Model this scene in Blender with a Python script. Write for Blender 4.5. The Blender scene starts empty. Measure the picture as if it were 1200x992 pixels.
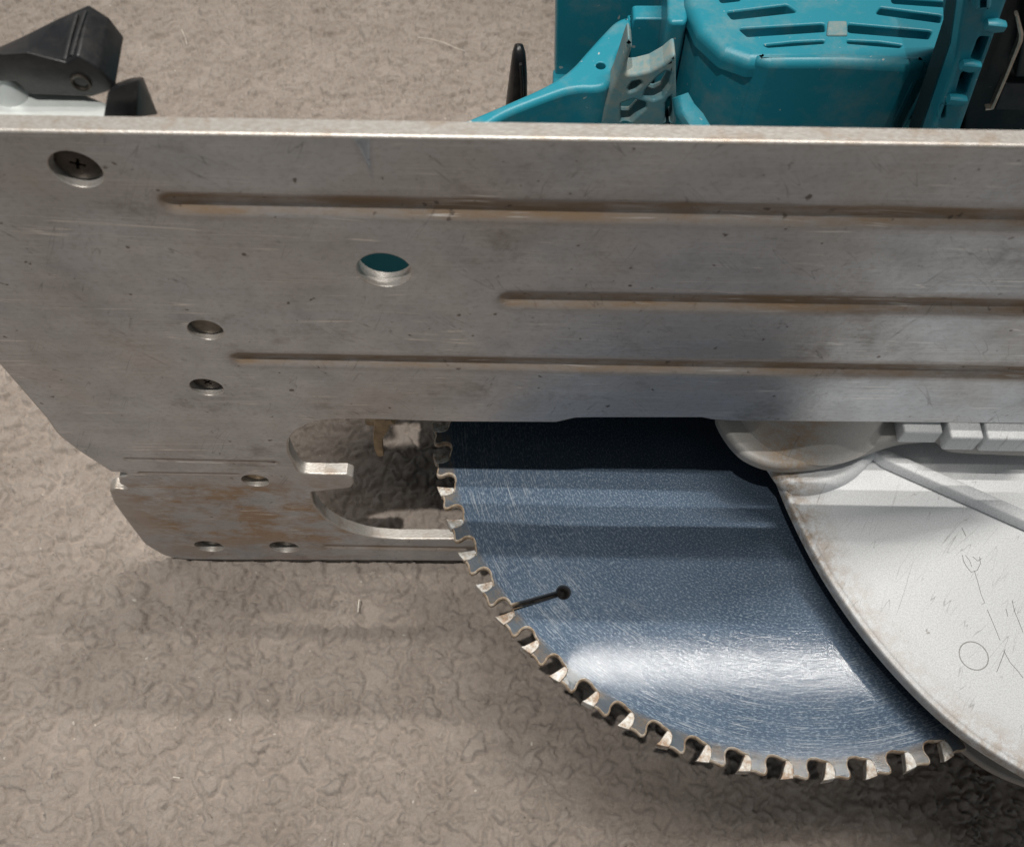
import bpy, bmesh, math, random
import numpy as np
from mathutils import Matrix, Vector
from mathutils.geometry import delaunay_2d_cdt

random.seed(7)
rng = np.random.default_rng(7)
MM = 0.001
scene = bpy.context.scene
col = scene.collection

# ------------------------------------------------------------------ camera
F_PX, TILT, ROLL = 1150.0, math.radians(28.5), math.radians(0.8)
CAM = np.array([0.0, -105.0, 281.0])           # millimetres
_r = np.array([1.0, 0, 0]); _u = np.array([0, math.cos(TILT), math.sin(TILT)])
BACK = np.array([0, -math.sin(TILT), math.cos(TILT)])
RIGHT = math.cos(ROLL)*_r + math.sin(ROLL)*_u
UP = -math.sin(ROLL)*_r + math.cos(ROLL)*_u
cd = bpy.data.cameras.new('camera'); cam = bpy.data.objects.new('camera', cd); col.objects.link(cam)
m = Matrix.Identity(4)
for i in range(3):
    m[i][0], m[i][1], m[i][2], m[i][3] = RIGHT[i], UP[i], BACK[i], CAM[i]*MM
cam.matrix_world = m
cd.sensor_width = 36; cd.lens = F_PX/1200*36
cd.clip_start = 0.005; cd.clip_end = 50
cd.dof.use_dof = True; cd.dof.focus_distance = 0.235; cd.dof.aperture_fstop = 36
scene.camera = cam
scene.render.resolution_x, scene.render.resolution_y = 1024, 846

def P(px, py, ax, val):
    """where the sight line through a photo pixel meets the plane (axis ax = val mm)"""
    d = (px-600)/F_PX*RIGHT + (496-py)/F_PX*UP - BACK
    return CAM + d*(val-CAM[ax])/d[ax]
def pXZ(pts, y=0.0):
    return [(P(a, b, 1, y)[0], P(a, b, 1, y)[2]) for a, b in pts]
def pXY(pts, z):
    return [(P(a, b, 2, z)[0], P(a, b, 2, z)[1]) for a, b in pts]

# ------------------------------------------------------------------ light
w = bpy.data.worlds.new('World'); scene.world = w; w.use_nodes = True
bg = w.node_tree.nodes['Background']
bg.inputs[0].default_value = (0.88, 0.95, 1.0, 1); bg.inputs[1].default_value = 0.19
def tube(name, loc, length, width, power, colour=(1.0, 0.96, 0.9)):
    l = bpy.data.lights.new(name, 'AREA'); l.shape = 'RECTANGLE'
    l.size = length; l.size_y = width; l.energy = power; l.color = colour
    o = bpy.data.objects.new(name, l); col.objects.link(o); o.location = loc
    d = Vector((0.03, -0.02, 0.05)) - Vector(loc)
    o.rotation_euler = d.to_track_quat('-Z', 'Y').to_euler()
    # keep the tube's long side along x
    zax = -d.normalized(); xax = (Vector((1, 0, 0)) - zax*zax.x).normalized(); yax = zax.cross(xax)
    o.rotation_euler = Matrix((xax, yax, zax)).transposed().to_euler()
    return o
tube('ceiling_tube', (0.46, 0.405, 1.75), 0.70, 0.022, 12.8)
def spot(name, loc, aim, power, cone, colour=(1.0, 0.97, 0.92)):
    l = bpy.data.lights.new(name, 'SPOT'); l.energy = power; l.color = colour
    l.spot_size = math.radians(cone); l.spot_blend = 1.0; l.shadow_soft_size = 0.012
    o = bpy.data.objects.new(name, l); col.objects.link(o); o.location = loc
    o.rotation_euler = (Vector(aim)-Vector(loc)).to_track_quat('-Z', 'Y').to_euler()
    return o
spot('shaped_front_spot', (-0.20, -0.33, 1.75), (-0.115, 0.075, 0.05), 92.0, 18.0)  # overhead front light, its cone shaped so the lower right falls dark
tube('ceiling_tube', (0.20, 0.20, 1.75), 1.3, 0.022, 11.0)
vs = scene.view_settings
scene.display_settings.display_device = 'sRGB'
vs.view_transform = 'Standard'; vs.look = 'None'; vs.gamma = 1; vs.exposure = 0.0
vs.use_curve_mapping = False
scene.render.engine = 'CYCLES'

# the guard's leading edge and the circle through it
ZG = 57.0
ge = pXY([(905, 543), (914, 562), (925, 590), (945, 632), (968, 674), (995, 715), (1025, 755), (1060, 795), (1098, 833), (1140, 868), (1200, 905), (1260, 936), (1330, 960)], ZG)
_g = np.array(ge[1:11]); _s = np.linalg.lstsq(np.c_[2*_g, np.ones(len(_g))], (_g**2).sum(1), rcond=None)[0]
GCEN = _s[:2]; GRAD = math.sqrt(_s[2]+_s[0]**2+_s[1]**2)

# ------------------------------------------------------------------ materials
class NT:
    def __init__(self, name):
        self.m = bpy.data.materials.new(name); self.m.use_nodes = True
        self.t = self.m.node_tree; self.b = self.t.nodes['Principled BSDF']
        self.co = self.t.nodes.new('ShaderNodeTexCoord').outputs['Object']
    def n(self, typ, **kw):
        x = self.t.nodes.new(typ)
        for k, v in kw.items():
            if k.startswith('in_'):
                x.inputs[int(k[3:]) if k[3:].isdigit() else k[3:]].default_value = v
            else: setattr(x, k, v)
        return x
    def l(self, a, b): self.t.links.new(a, b)
    def mp(self, scale=(1, 1, 1), rot=(0, 0, 0), loc=(0, 0, 0), src=None):
        x = self.n('ShaderNodeMapping'); x.inputs['Scale'].default_value = scale
        x.inputs['Rotation'].default_value = rot; x.inputs['Location'].default_value = loc
        self.l(src or self.co, x.inputs[0]); return x.outputs[0]
    def noise(self, scale, detail=4, rough=0.55, vec=None, dist=0.0):
        x = self.n('ShaderNodeTexNoise'); x.inputs['Scale'].default_value = scale
        x.inputs['Detail'].default_value = detail; x.inputs['Roughness'].default_value = rough
        x.inputs['Distortion'].default_value = dist
        self.l(vec or self.co, x.inputs['Vector']); return x.outputs['Fac']
    def ramp(self, fac, stops):
        x = self.n('ShaderNodeValToRGB'); e = x.color_ramp.elements
        while len(e) < len(stops): e.new(0.5)
        for el, (p, c) in zip(e, stops):
            el.position = p; el.color = (c, c, c, 1) if not hasattr(c, '__len__') else (*c, 1)
        self.l(fac, x.inputs[0]); return x.outputs[0]
    def mix(self, fac, a, b, mode='MIX'):
        x = self.n('ShaderNodeMix', data_type='RGBA', blend_type=mode)
        for s, v in ((x.inputs[0], fac), (x.inputs[6], a), (x.inputs[7], b)):
            if hasattr(v, 'node'): self.l(v, s)
            elif hasattr(v, '__len__'): s.default_value = (*v, 1) if len(v) == 3 else v
            else: s.default_value = v
        return x.outputs[2]
    def math(self, op, a, b=0.0, c=None):
        x = self.n('ShaderNodeMath', operation=op)
        for s, v in zip(x.inputs, (a, b, c)):
            if v is None: continue
            if hasattr(v, 'node'): self.l(v, s)
            else: s.default_value = v
        return x.outputs[0]
    def bump(self, h, strength=0.3, dist=0.0003, prev=None):
        x = self.n('ShaderNodeBump'); x.inputs['Strength'].default_value = strength
        x.inputs['Distance'].default_value = dist; self.l(h, x.inputs['Height'])
        if prev: self.l(prev, x.inputs['Normal'])
        return x.outputs[0]
    def out(self, color=None, rough=None, metal=None, normal=None, spec=None):
        for nm, v in (('Base Color', color), ('Roughness', rough), ('Metallic', metal), ('Normal', normal), ('Specular IOR Level', spec)):
            if v is None: continue
            if hasattr(v, 'node'): self.l(v, self.b.inputs[nm])
            else: self.b.inputs[nm].default_value = (*v, 1) if hasattr(v, '__len__') else v
        return self.m
    def scratch(self, rot, scale, thin, seed, axis='XZ'):
        """sparse thin scratches: stretched noise, thresholded, broken up by a second noise"""
        v = self.mp(loc=(seed, seed*0.7, seed*1.3), rot=rot)
        v = self.mp(scale=scale, src=v)
        a = self.noise(1.0, 1, 0.4, v)
        a = self.math('ABSOLUTE', self.math('SUBTRACT', a, 0.5))
        line = self.ramp(a, [(0.0, 1.0), (thin, 0.0)])
        br = self.ramp(self.noise(90, 2, 0.5, self.mp(loc=(seed*3, 0, seed))), [(0.52, 0.0), (0.62, 1.0)])
        return self.math('MULTIPLY', line, br)

def mat_plate():
    t = NT('worn_steel_plate')
    big = t.noise(22, 5, 0.6); mid = t.noise(85, 6, 0.65); fine = t.noise(900, 3, 0.6, t.mp((0.25, 1, 1)))
    streak = t.noise(60, 4, 0.6, t.mp((0.12, 1, 1.6)))
    base = t.ramp(mid, [(0.25, (0.39, 0.40, 0.42)), (0.5, (0.51, 0.53, 0.56)), (0.75, (0.60, 0.625, 0.66))])
    base = t.mix(t.ramp(streak, [(0.4, 0.0), (0.7, 0.45)]), base, (0.66, 0.66, 0.665))
    base = t.mix(t.ramp(big, [(0.47, 0.0), (0.72, 0.55)]), base, (0.36, 0.305, 0.255))
    fg = t.noise(1100, 4, 0.7, t.mp((0.6, 1, 1), loc=(0.7, 0.2, 0.4)))
    base = t.mix(t.ramp(fg, [(0.36, 0.24), (0.50, 0.0)]), base, (0.22, 0.20, 0.18))
    base = t.mix(t.ramp(t.noise(1.0, 3, 0.6, t.mp((38, 1, 3200))), [(0.56, 0.0), (0.70, 0.30)]), base, (0.78, 0.79, 0.80))
    # dark smudges
    sm = t.ramp(t.noise(48, 6, 0.75, t.mp((0.7, 1, 1), loc=(0.3, 0, 0.1))), [(0.56, 0.0), (0.70, 0.62)])
    base = t.mix(sm, base, (0.16, 0.135, 0.115))
    # rust and resin stain: strongest on the narrow strip beside the slot
    sp = t.n('ShaderNodeSeparateXYZ'); t.l(t.co, sp.inputs[0])
    zone = t.ramp(sp.outputs['Z'], [(0.30, 1.0), (0.56, 0.0)])
    zm = t.math('MULTIPLY', sp.outputs['Z'], 10.0)
    zone = t.ramp(zm, [(0.05, 0.6), (0.20, 1.0), (0.50, 1.0), (0.60, 0.0)])
    xm = t.math('MULTIPLY', t.math('ADD', sp.outputs['X'], 0.12), 10.0)
    xz = t.ramp(xm, [(0.05, 0.0), (0.25, 1.0), (0.72, 1.0), (0.85, 0.0)])
    rn = t.ramp(t.noise(95, 6, 0.7, t.mp((0.55, 1, 1), loc=(1, 2, 3))), [(0.42, 0.0), (0.56, 1.0)])
    rust = t.math('MULTIPLY', t.math('MULTIPLY', zone, xz), rn)
    base = t.mix(t.math('MULTIPLY', rust, 0.85), base, (0.30, 0.17, 0.07))
    # brown grime held in the pressed grooves (painted on as a vertex mask of the groove itself)
    at = t.n('ShaderNodeAttribute', attribute_name='grime')
    gr = t.math('MULTIPLY', at.outputs['Fac'], t.ramp(t.noise(160, 5, 0.7, t.mp((0.3, 1, 1))), [(0.3, 0.35), (0.62, 1.0)]))
    base = t.mix(gr, base, (0.27, 0.185, 0.115))
    # scratches
    s1 = t.scratch((0, math.radians(1), 0), (5, 1, 520), 0.010, 0.11)
    s2 = t.scratch((0, math.radians(-4), 0), (14, 1, 520), 0.010, 0.53)
    s3 = t.scratch((0, math.radians(62), 0), (30, 1, 500), 0.008, 0.91)
    s4 = t.scratch((0, math.radians(-50), 0), (40, 1, 420), 0.008, 0.37)
    base = t.mix(t.math('MULTIPLY', t.math('MAXIMUM', s1, s2), 0.85), base, (0.85, 0.83, 0.80))
    base = t.mix(t.math('MULTIPLY', t.math('MAXIMUM', s3, s4), 0.42), base, (0.06, 0.05, 0.045))
    spk = t.ramp(t.noise(420, 2, 0.5, t.mp(loc=(5, 5, 5))), [(0.69, 0.0), (0.74, 0.8)])
    base = t.mix(spk, base, (0.10, 0.075, 0.06))
    rough = t.ramp(mid, [(0.3, 0.44), (0.7, 0.30)])
    rough = t.math('ADD', rough, t.math('MULTIPLY', t.math('MAXIMUM', gr, rust), 0.3))
    metal = t.math('SUBTRACT', 0.82, t.math('MULTIPLY', t.math('MAXIMUM', gr, rust), 0.7))
    nb = t.bump(fine, 0.25, 0.00012); nb = t.bump(mid, 0.35, 0.0006, nb)
    nb = t.bump(t.math('MAXIMUM', s3, s4), -0.4, 0.0003, nb)
    return t.out(base, rough, metal, nb)
def mat_edge():
    t = NT('worn_cut_edge')
    a = t.noise(2600, 4, 0.6, t.mp((0.5, 1, 1))); b = t.noise(260, 5, 0.6)
    c = t.ramp(a, [(0.3, (0.39, 0.35, 0.31)), (0.5, (0.45, 0.42, 0.385)), (0.72, (0.53, 0.51, 0.48))])
    c = t.mix(t.ramp(b, [(0.5, 0.0), (0.75, 0.5)]), c, (0.30, 0.19, 0.11))
    return t.out(c, 0.42, 0.55, t.bump(a, 0.25, 0.0003))
def polar(t):
    """(arc length, radius) of the blade, in metres, about the object's own origin"""
    g = t.n('ShaderNodeTexGradient', gradient_type='RADIAL'); t.l(t.co, g.inputs[0])
    sp = t.n('ShaderNodeSeparateXYZ'); t.l(t.co, sp.inputs[0])
    r = t.math('SQRT', t.math('ADD', t.math('POWER', t.math('ABSOLUTE', sp.outputs[0]), 2.0), t.math('POWER', t.math('ABSOLUTE', sp.outputs[1]), 2.0)))
    cx = t.n('ShaderNodeCombineXYZ'); t.l(t.math('MULTIPLY', g.outputs['Fac'], 0.5), cx.inputs[0]); t.l(r, cx.inputs[1])
    return cx.outputs[0], r
def mat_blade():
    t = NT('blued_blade_steel'); pv, r = polar(t)
    fl = t.noise(1.0, 3, 0.6, t.mp((900, 2600, 1), src=pv))
    ln = t.noise(1.0, 3, 0.65, t.mp((60, 5200, 1), src=pv))
    sp = t.noise(2400, 2, 0.6)
    cl = t.noise(40, 4, 0.6)
    c = t.ramp(cl, [(0.3, (0.036, 0.058, 0.092)), (0.7, (0.054, 0.080, 0.118))])
    c = t.mix(t.ramp(fl, [(0.50, 0.0), (0.64, 0.75)]), c, (0.165, 0.205, 0.25))
    c = t.mix(t.ramp(sp, [(0.55, 0.0), (0.70, 0.55)]), c, (0.14, 0.17, 0.20))
    # rubbed ring near the teeth: brighter arcs of bare steel
    ring = t.ramp(t.math('MULTIPLY', r, 10.0), [(0.60, 0.10), (0.72, 0.75), (0.84, 1.0), (0.875, 0.5)])
    sc = t.math('MULTIPLY', t.ramp(ln, [(0.54, 0.0), (0.62, 1.0)]), t.ramp(t.noise(1.0, 3, 0.6, t.mp((140, 300, 1), src=pv)), [(0.42, 0.0), (0.62, 1.0)]))
    sc = t.math('MULTIPLY', sc, ring)
    c = t.mix(sc, c, (0.24, 0.26, 0.28))
    # bare ground band carrying the tips, with resin
    band = t.ramp(t.math('MULTIPLY', r, 10.0), [(0.868, 0.0), (0.882, 1.0)])
    rs = t.ramp(t.noise(260, 5, 0.7), [(0.45, 0.0), (0.68, 1.0)])
    bc = t.mix(rs, (0.11, 0.128, 0.145), (0.22, 0.165, 0.115))
    c = t.mix(t.math('MULTIPLY', band, 0.8), c, bc)
    ro = t.ramp(ln, [(0.3, 0.60), (0.7, 0.52)])
    ro = t.math('ADD', ro, t.math('MULTIPLY', band, 0.15))
    nb = t.bump(fl, 0.38, 0.00010); nb = t.bump(ln, 0.25, 0.00006, nb)
    t.out(c, ro, 0.85, nb)
    t.b.inputs['Coat Weight'].default_value = 0.18; t.b.inputs['Coat Roughness'].default_value = 0.05
    t.l(t.bump(ln, 0.07, 0.00006), t.b.inputs['Coat Normal'])
    return t.m
def mat_resin():
    t = NT('resin_crusted_edge')
    a = t.noise(500, 4, 0.65)
    c = t.ramp(a, [(0.35, (0.17, 0.115, 0.075)), (0.5, (0.36, 0.28, 0.20)), (0.68, (0.50, 0.45, 0.39))])
    pv, r = polar(t)          # the crust sits on the teeth only; the relief slots stay blued steel
    c = t.mix(t.ramp(t.math('MULTIPLY', r, 10.0), [(0.853, 0.0), (0.868, 1.0)]), (0.02, 0.026, 0.034), c)
    return t.out(c, 0.6, 0.1, t.bump(a, 0.5, 0.0003))
def mat_carbide():
    t = NT('carbide_with_resin')
    a = t.noise(300, 6, 0.75, t.mp(loc=(0, 0, 1))); b = t.noise(900, 3, 0.6)
    oi = t.n('ShaderNodeObjectInfo'); mv = t.n('ShaderNodeVectorMath', operation='ADD'); t.l(t.co, mv.inputs[0]); t.l(oi.outputs['Random'], mv.inputs[1]); a = t.noise(300, 6, 0.75, mv.outputs[0])
    c = t.ramp(a, [(0.40, (0.22, 0.15, 0.10)), (0.50, (0.37, 0.34, 0.30)), (0.62, (0.50, 0.50, 0.49))])
    return t.out(c, 0.45, 0.35, t.bump(b, 0.5, 0.0003))
def mat_guard(name='silver_painted_aluminium', tint=(0.68, 0.69, 0.70)):
    t = NT(name)
    g = t.noise(3200, 2, 0.6); b = t.noise(45, 5, 0.6); s = t.noise(260, 5, 0.7, t.mp(loc=(2, 1, 0)))
    lo = tuple(x*0.84 for x in tint); hi = tuple(min(1, x*1.1) for x in tint)
    c = t.ramp(g, [(0.35, lo), (0.65, hi)])
    c = t.mix(t.ramp(b, [(0.4, 0.0), (0.8, 0.25)]), c, (0.56, 0.555, 0.545))
    # brown sawdust resin along the guard's leading edge (an arc about GCEN, radius GRAD)
    dv = t.n('ShaderNodeVectorMath', operation='DISTANCE'); t.l(t.mp((1, 1, 0)), dv.inputs[0]); dv.inputs[1].default_value = (GCEN[0]*MM, GCEN[1]*MM, 0)
    din = t.math('MULTIPLY', t.math('ABSOLUTE', t.math('SUBTRACT', dv.outputs['Value'], GRAD*MM)), 100.0)
    sy = t.n('ShaderNodeSeparateXYZ'); t.l(t.co, sy.inputs[0])
    up = t.ramp(t.math('MULTIPLY', t.math('ADD', sy.outputs['Y'], 0.07), 10.0), [(0.0, 0.9), (0.22, 0.25), (0.45, 0.6), (0.62, 1.0)])
    st = t.math('MULTIPLY', t.math('MULTIPLY', t.ramp(din, [(0.1, 1.0), (1.3, 0.0)]), up), t.ramp(t.noise(330, 6, 0.8), [(0.40, 0.0), (0.60, 1.0)]))
    c = t.mix(t.math('MULTIPLY', st, 0.95), c, (0.34, 0.24, 0.15))
    c = t.mix(t.ramp(s, [(0.70, 0.0), (0.75, 0.75)]), c, (0.20, 0.17, 0.14))
    s1 = t.scratch((0, 0, math.radians(-66)), (22, 420, 1), 0.007, 0.21)
    s2 = t.scratch((0, 0, math.radians(-48)), (30, 380, 1), 0.006, 0.77)
    sc = t.math('MAXIMUM', s1, s2)
    c = t.mix(t.math('MULTIPLY', sc, 0.55), c, (0.16, 0.15, 0.14))
    return t.out(c, 0.60, 0.15, t.bump(g, 0.15, 0.00010))
def mat_teal(name, dusty=0.15, base=(0.018, 0.245, 0.325)):
    t = NT(name)
    g = t.noise(1500, 2, 0.6); d = t.noise(55, 6, 0.7); f = t.noise(420, 4, 0.7)
    lo = tuple(x*0.9 for x in base)
    c = t.mix(g, lo, base)
    dm = t.math('MULTIPLY', t.ramp(d, [(0.62-dusty*0.55, 0.0), (0.85-dusty*0.35, 1.0)]), t.ramp(f, [(0.3, 0.4), (0.6, 1.0)]))
    dm = t.math('MULTIPLY', dm, min(1.0, 0.35+dusty*0.6))
    c = t.mix(dm, c, (0.34, 0.31, 0.25))
    sp = t.ramp(t.noise(650, 1, 0.5, t.mp(loc=(3, 3, 1))), [(0.755, 0.0), (0.79, 0.8)])
    c = t.mix(sp, c, (0.5, 0.5, 0.46))
    return t.out(c, t.math('ADD', 0.38, t.math('MULTIPLY', dm, 0.4)), 0.0, t.bump(g, 0.35, 0.0001))
def mat_black(name='black_moulded_plastic', base=(0.007, 0.007, 0.008), rough=0.40):
    t = NT(name)
    d = t.noise(90, 6, 0.75); sp = t.noise(800, 2, 0.6); g = t.noise(1500, 2, 0.5)
    c = t.mix(t.ramp(d, [(0.48, 0.0), (0.8, 0.45)]), base, (0.09, 0.08, 0.07))
    c = t.mix(t.ramp(sp, [(0.72, 0.0), (0.78, 0.6)]), c, (0.3, 0.28, 0.24))
    return t.out(c, rough, 0.0, t.bump(g, 0.35, 0.0001))
def mat_simple(name, colour, rough, metal, nscale=300, var=0.35, tint2=None):
    t = NT(name)
    a = t.noise(nscale, 5, 0.65)
    c = t.mix(t.ramp(a, [(0.35, 0.0), (0.7, 1.0)]), colour, tint2 or tuple(x*(1-var) for x in colour))
    return t.out(c, rough, metal, t.bump(a, 0.35, 0.0003))
def mat_carpet():
    t = NT('brown_carpet_pile')
    a = t.noise(70, 5, 0.6); b = t.noise(1600, 4, 0.7); d = t.noise(420, 5, 0.7, dist=1.2)
    c = t.ramp(a, [(0.3, (0.280, 0.236, 0.202)), (0.7, (0.350, 0.300, 0.262))])
    c = t.mix(t.ramp(b, [(0.35, 0.35), (0.6, 0.0)]), c, (0.20, 0.155, 0.125))
    c = t.mix(t.ramp(d, [(0.55, 0.0), (0.75, 0.35)]), c, (0.48, 0.41, 0.35))
    sp = t.ramp(t.noise(520, 1, 0.5, t.mp(loc=(7, 3, 1))), [(0.775, 0.0), (0.80, 0.8)])
    c = t.mix(sp, c, (0.55, 0.50, 0.44))
    nb = t.bump(b, 0.55, 0.0005); nb = t.bump(d, 0.6, 0.0009, nb)
    t.out(c, 0.95, 0.0, nb, 0.15)
    t.b.inputs['Sheen Weight'].default_value = 0.15
    t.b.inputs['Sheen Roughness'].default_value = 0.6
    return t.m
M = dict(shaded_teal=mat_teal('shaded_teal_plastic', 0.10, (0.004, 0.07, 0.085)), plate=mat_plate(), edge=mat_edge(), blade=mat_blade(), resin=mat_resin(), carbide=mat_carbide(),  # first entry: darker copy of the teal plastic, shade painted into its colour
         guard=mat_guard(), cast=mat_guard('dirty_cast_aluminium', (0.36, 0.345, 0.325)),
         teal=mat_teal('teal_plastic', 0.22), teal_dusty=mat_teal('dusty_teal_plastic', 0.78), teal_mid=mat_teal('lightly_dusty_teal_plastic', 0.28),
         black=mat_black(), battery=mat_black('battery_black_plastic', (0.016, 0.016, 0.018), 0.35),
         grey=mat_simple('battery_grey_plastic', (0.045, 0.045, 0.05), 0.5, 0.0),
         wire=mat_simple('dull_metal_strip', (0.55, 0.50, 0.43), 0.35, 0.8),
         zinc=mat_simple('zinc_plated_steel', (0.62, 0.65, 0.63), 0.45, 0.35, 200, 0.15),
         screw=mat_simple('dark_oxide_screw', (0.075, 0.062, 0.05), 0.42, 0.7, 600, 0.5),
         pin=mat_simple('dull_steel_pin', (0.24, 0.21, 0.17), 0.5, 0.6, 500, 0.5),
         rusty=mat_simple('rusty_bracket_steel', (0.46, 0.34, 0.21), 0.5, 0.4, 350, 0.55),
         dark=mat_simple('dark_inner_shade', (0.010, 0.022, 0.026), 0.7, 0.0),  # near-black tone painted in for the shade inside vents and recesses
         carpet=mat_carpet(), lint=mat_simple('pale_lint', (0.66, 0.60, 0.52), 0.9, 0.0))

# ------------------------------------------------------------------ mesh helpers
def link(name, me, parent=None, mats=()):
    for mm_ in mats: me.materials.append(mm_)
    o = bpy.data.objects.new(name, me); col.objects.link(o)
    if parent: o.parent = parent
    return o
def smooth_closed(pts, it=2, keep=()):
    pts = [tuple(p) for p in pts]
    for _ in range(it):
        out = []
        for i in range(len(pts)):
            a, b = pts[i], pts[(i+1) % len(pts)]
            out += [(a[0]*.75+b[0]*.25, a[1]*.75+b[1]*.25), (a[0]*.25+b[0]*.75, a[1]*.25+b[1]*.75)]
        pts = out
    return pts
def rounded(pts, r, n=5):
    """polygon with every corner rounded by radius r (or a per-corner radius as third value)"""
    out = []; N = len(pts)
    for i in range(N):
        p0, p1, p2 = (np.array(pts[(i+k) % N][:2], float) for k in (-1, 0, 1))
        rr = pts[i][2] if len(pts[i]) > 2 else r
        a, b = p0-p1, p2-p1; la, lb = np.linalg.norm(a), np.linalg.norm(b)
        a, b = a/la, b/lb
        ang = math.acos(max(-1, min(1, float(a@b))))
        if rr <= 0 or ang > 3.1: out.append(tuple(p1)); continue
        d = min(rr/math.tan(ang/2), la*.45, lb*.45)
        for k in range(n+1):
            s = k/n
            q = (1-s)**2*(p1+a*d) + 2*s*(1-s)*p1 + s*s*(p1+b*d); out.append(tuple(q))
    return out
def dense(pts, step):
    out = []
    for i in range(len(pts)):
        a, b = np.array(pts[i]), np.array(pts[(i+1) % len(pts)])
        n = max(1, int(np.linalg.norm(b-a)/step))
        out += [tuple(a+(b-a)*k/n) for k in range(n)]
    return out
def circle(c, r, n=28, ry=None):
    return [(c[0]+r*math.cos(2*math.pi*k/n), c[1]+(ry or r)*math.sin(2*math.pi*k/n)) for k in range(n)]
def area(p):
    p = np.array(p); q = np.roll(p, -1, 0); return 0.5*np.sum(p[:, 0]*q[:, 1]-q[:, 0]*p[:, 1])
def outward(p):
    """unit outward (material to air) miter normals for a loop whose material lies on the left"""
    p = np.array(p); t1 = p-np.roll(p, 1, 0); t2 = np.roll(p, -1, 0)-p
    t1 /= np.linalg.norm(t1, axis=1)[:, None]+1e-12; t2 /= np.linalg.norm(t2, axis=1)[:, None]+1e-12
    n1 = np.c_[t1[:, 1], -t1[:, 0]]; n2 = np.c_[t2[:, 1], -t2[:, 0]]
    n = n1+n2; L = np.linalg.norm(n, axis=1)[:, None]; n /= np.maximum(L, 1e-6)
    miter = 1/np.maximum(0.6, np.sum(n*n1, axis=1))
    return n, miter[:, None]
def inside(pt, poly):
    x, y = pt[:, 0], pt[:, 1]; c = np.zeros(len(pt), bool); q = np.array(poly)
    for (x1, y1), (x2, y2) in zip(q, np.roll(q, -1, 0)):
        hit = ((y1 > y) != (y2 > y)) & (x < (x2-x1)*(y-y1)/((y2-y1) or 1e-12)+x1); c ^= hit
    return c
def rim(r, n=4):
    return [(r*(1-math.cos(math.pi/2*k/n)), -r*(1-math.sin(math.pi/2*k/n))) for k in range(n+1)]

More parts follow.
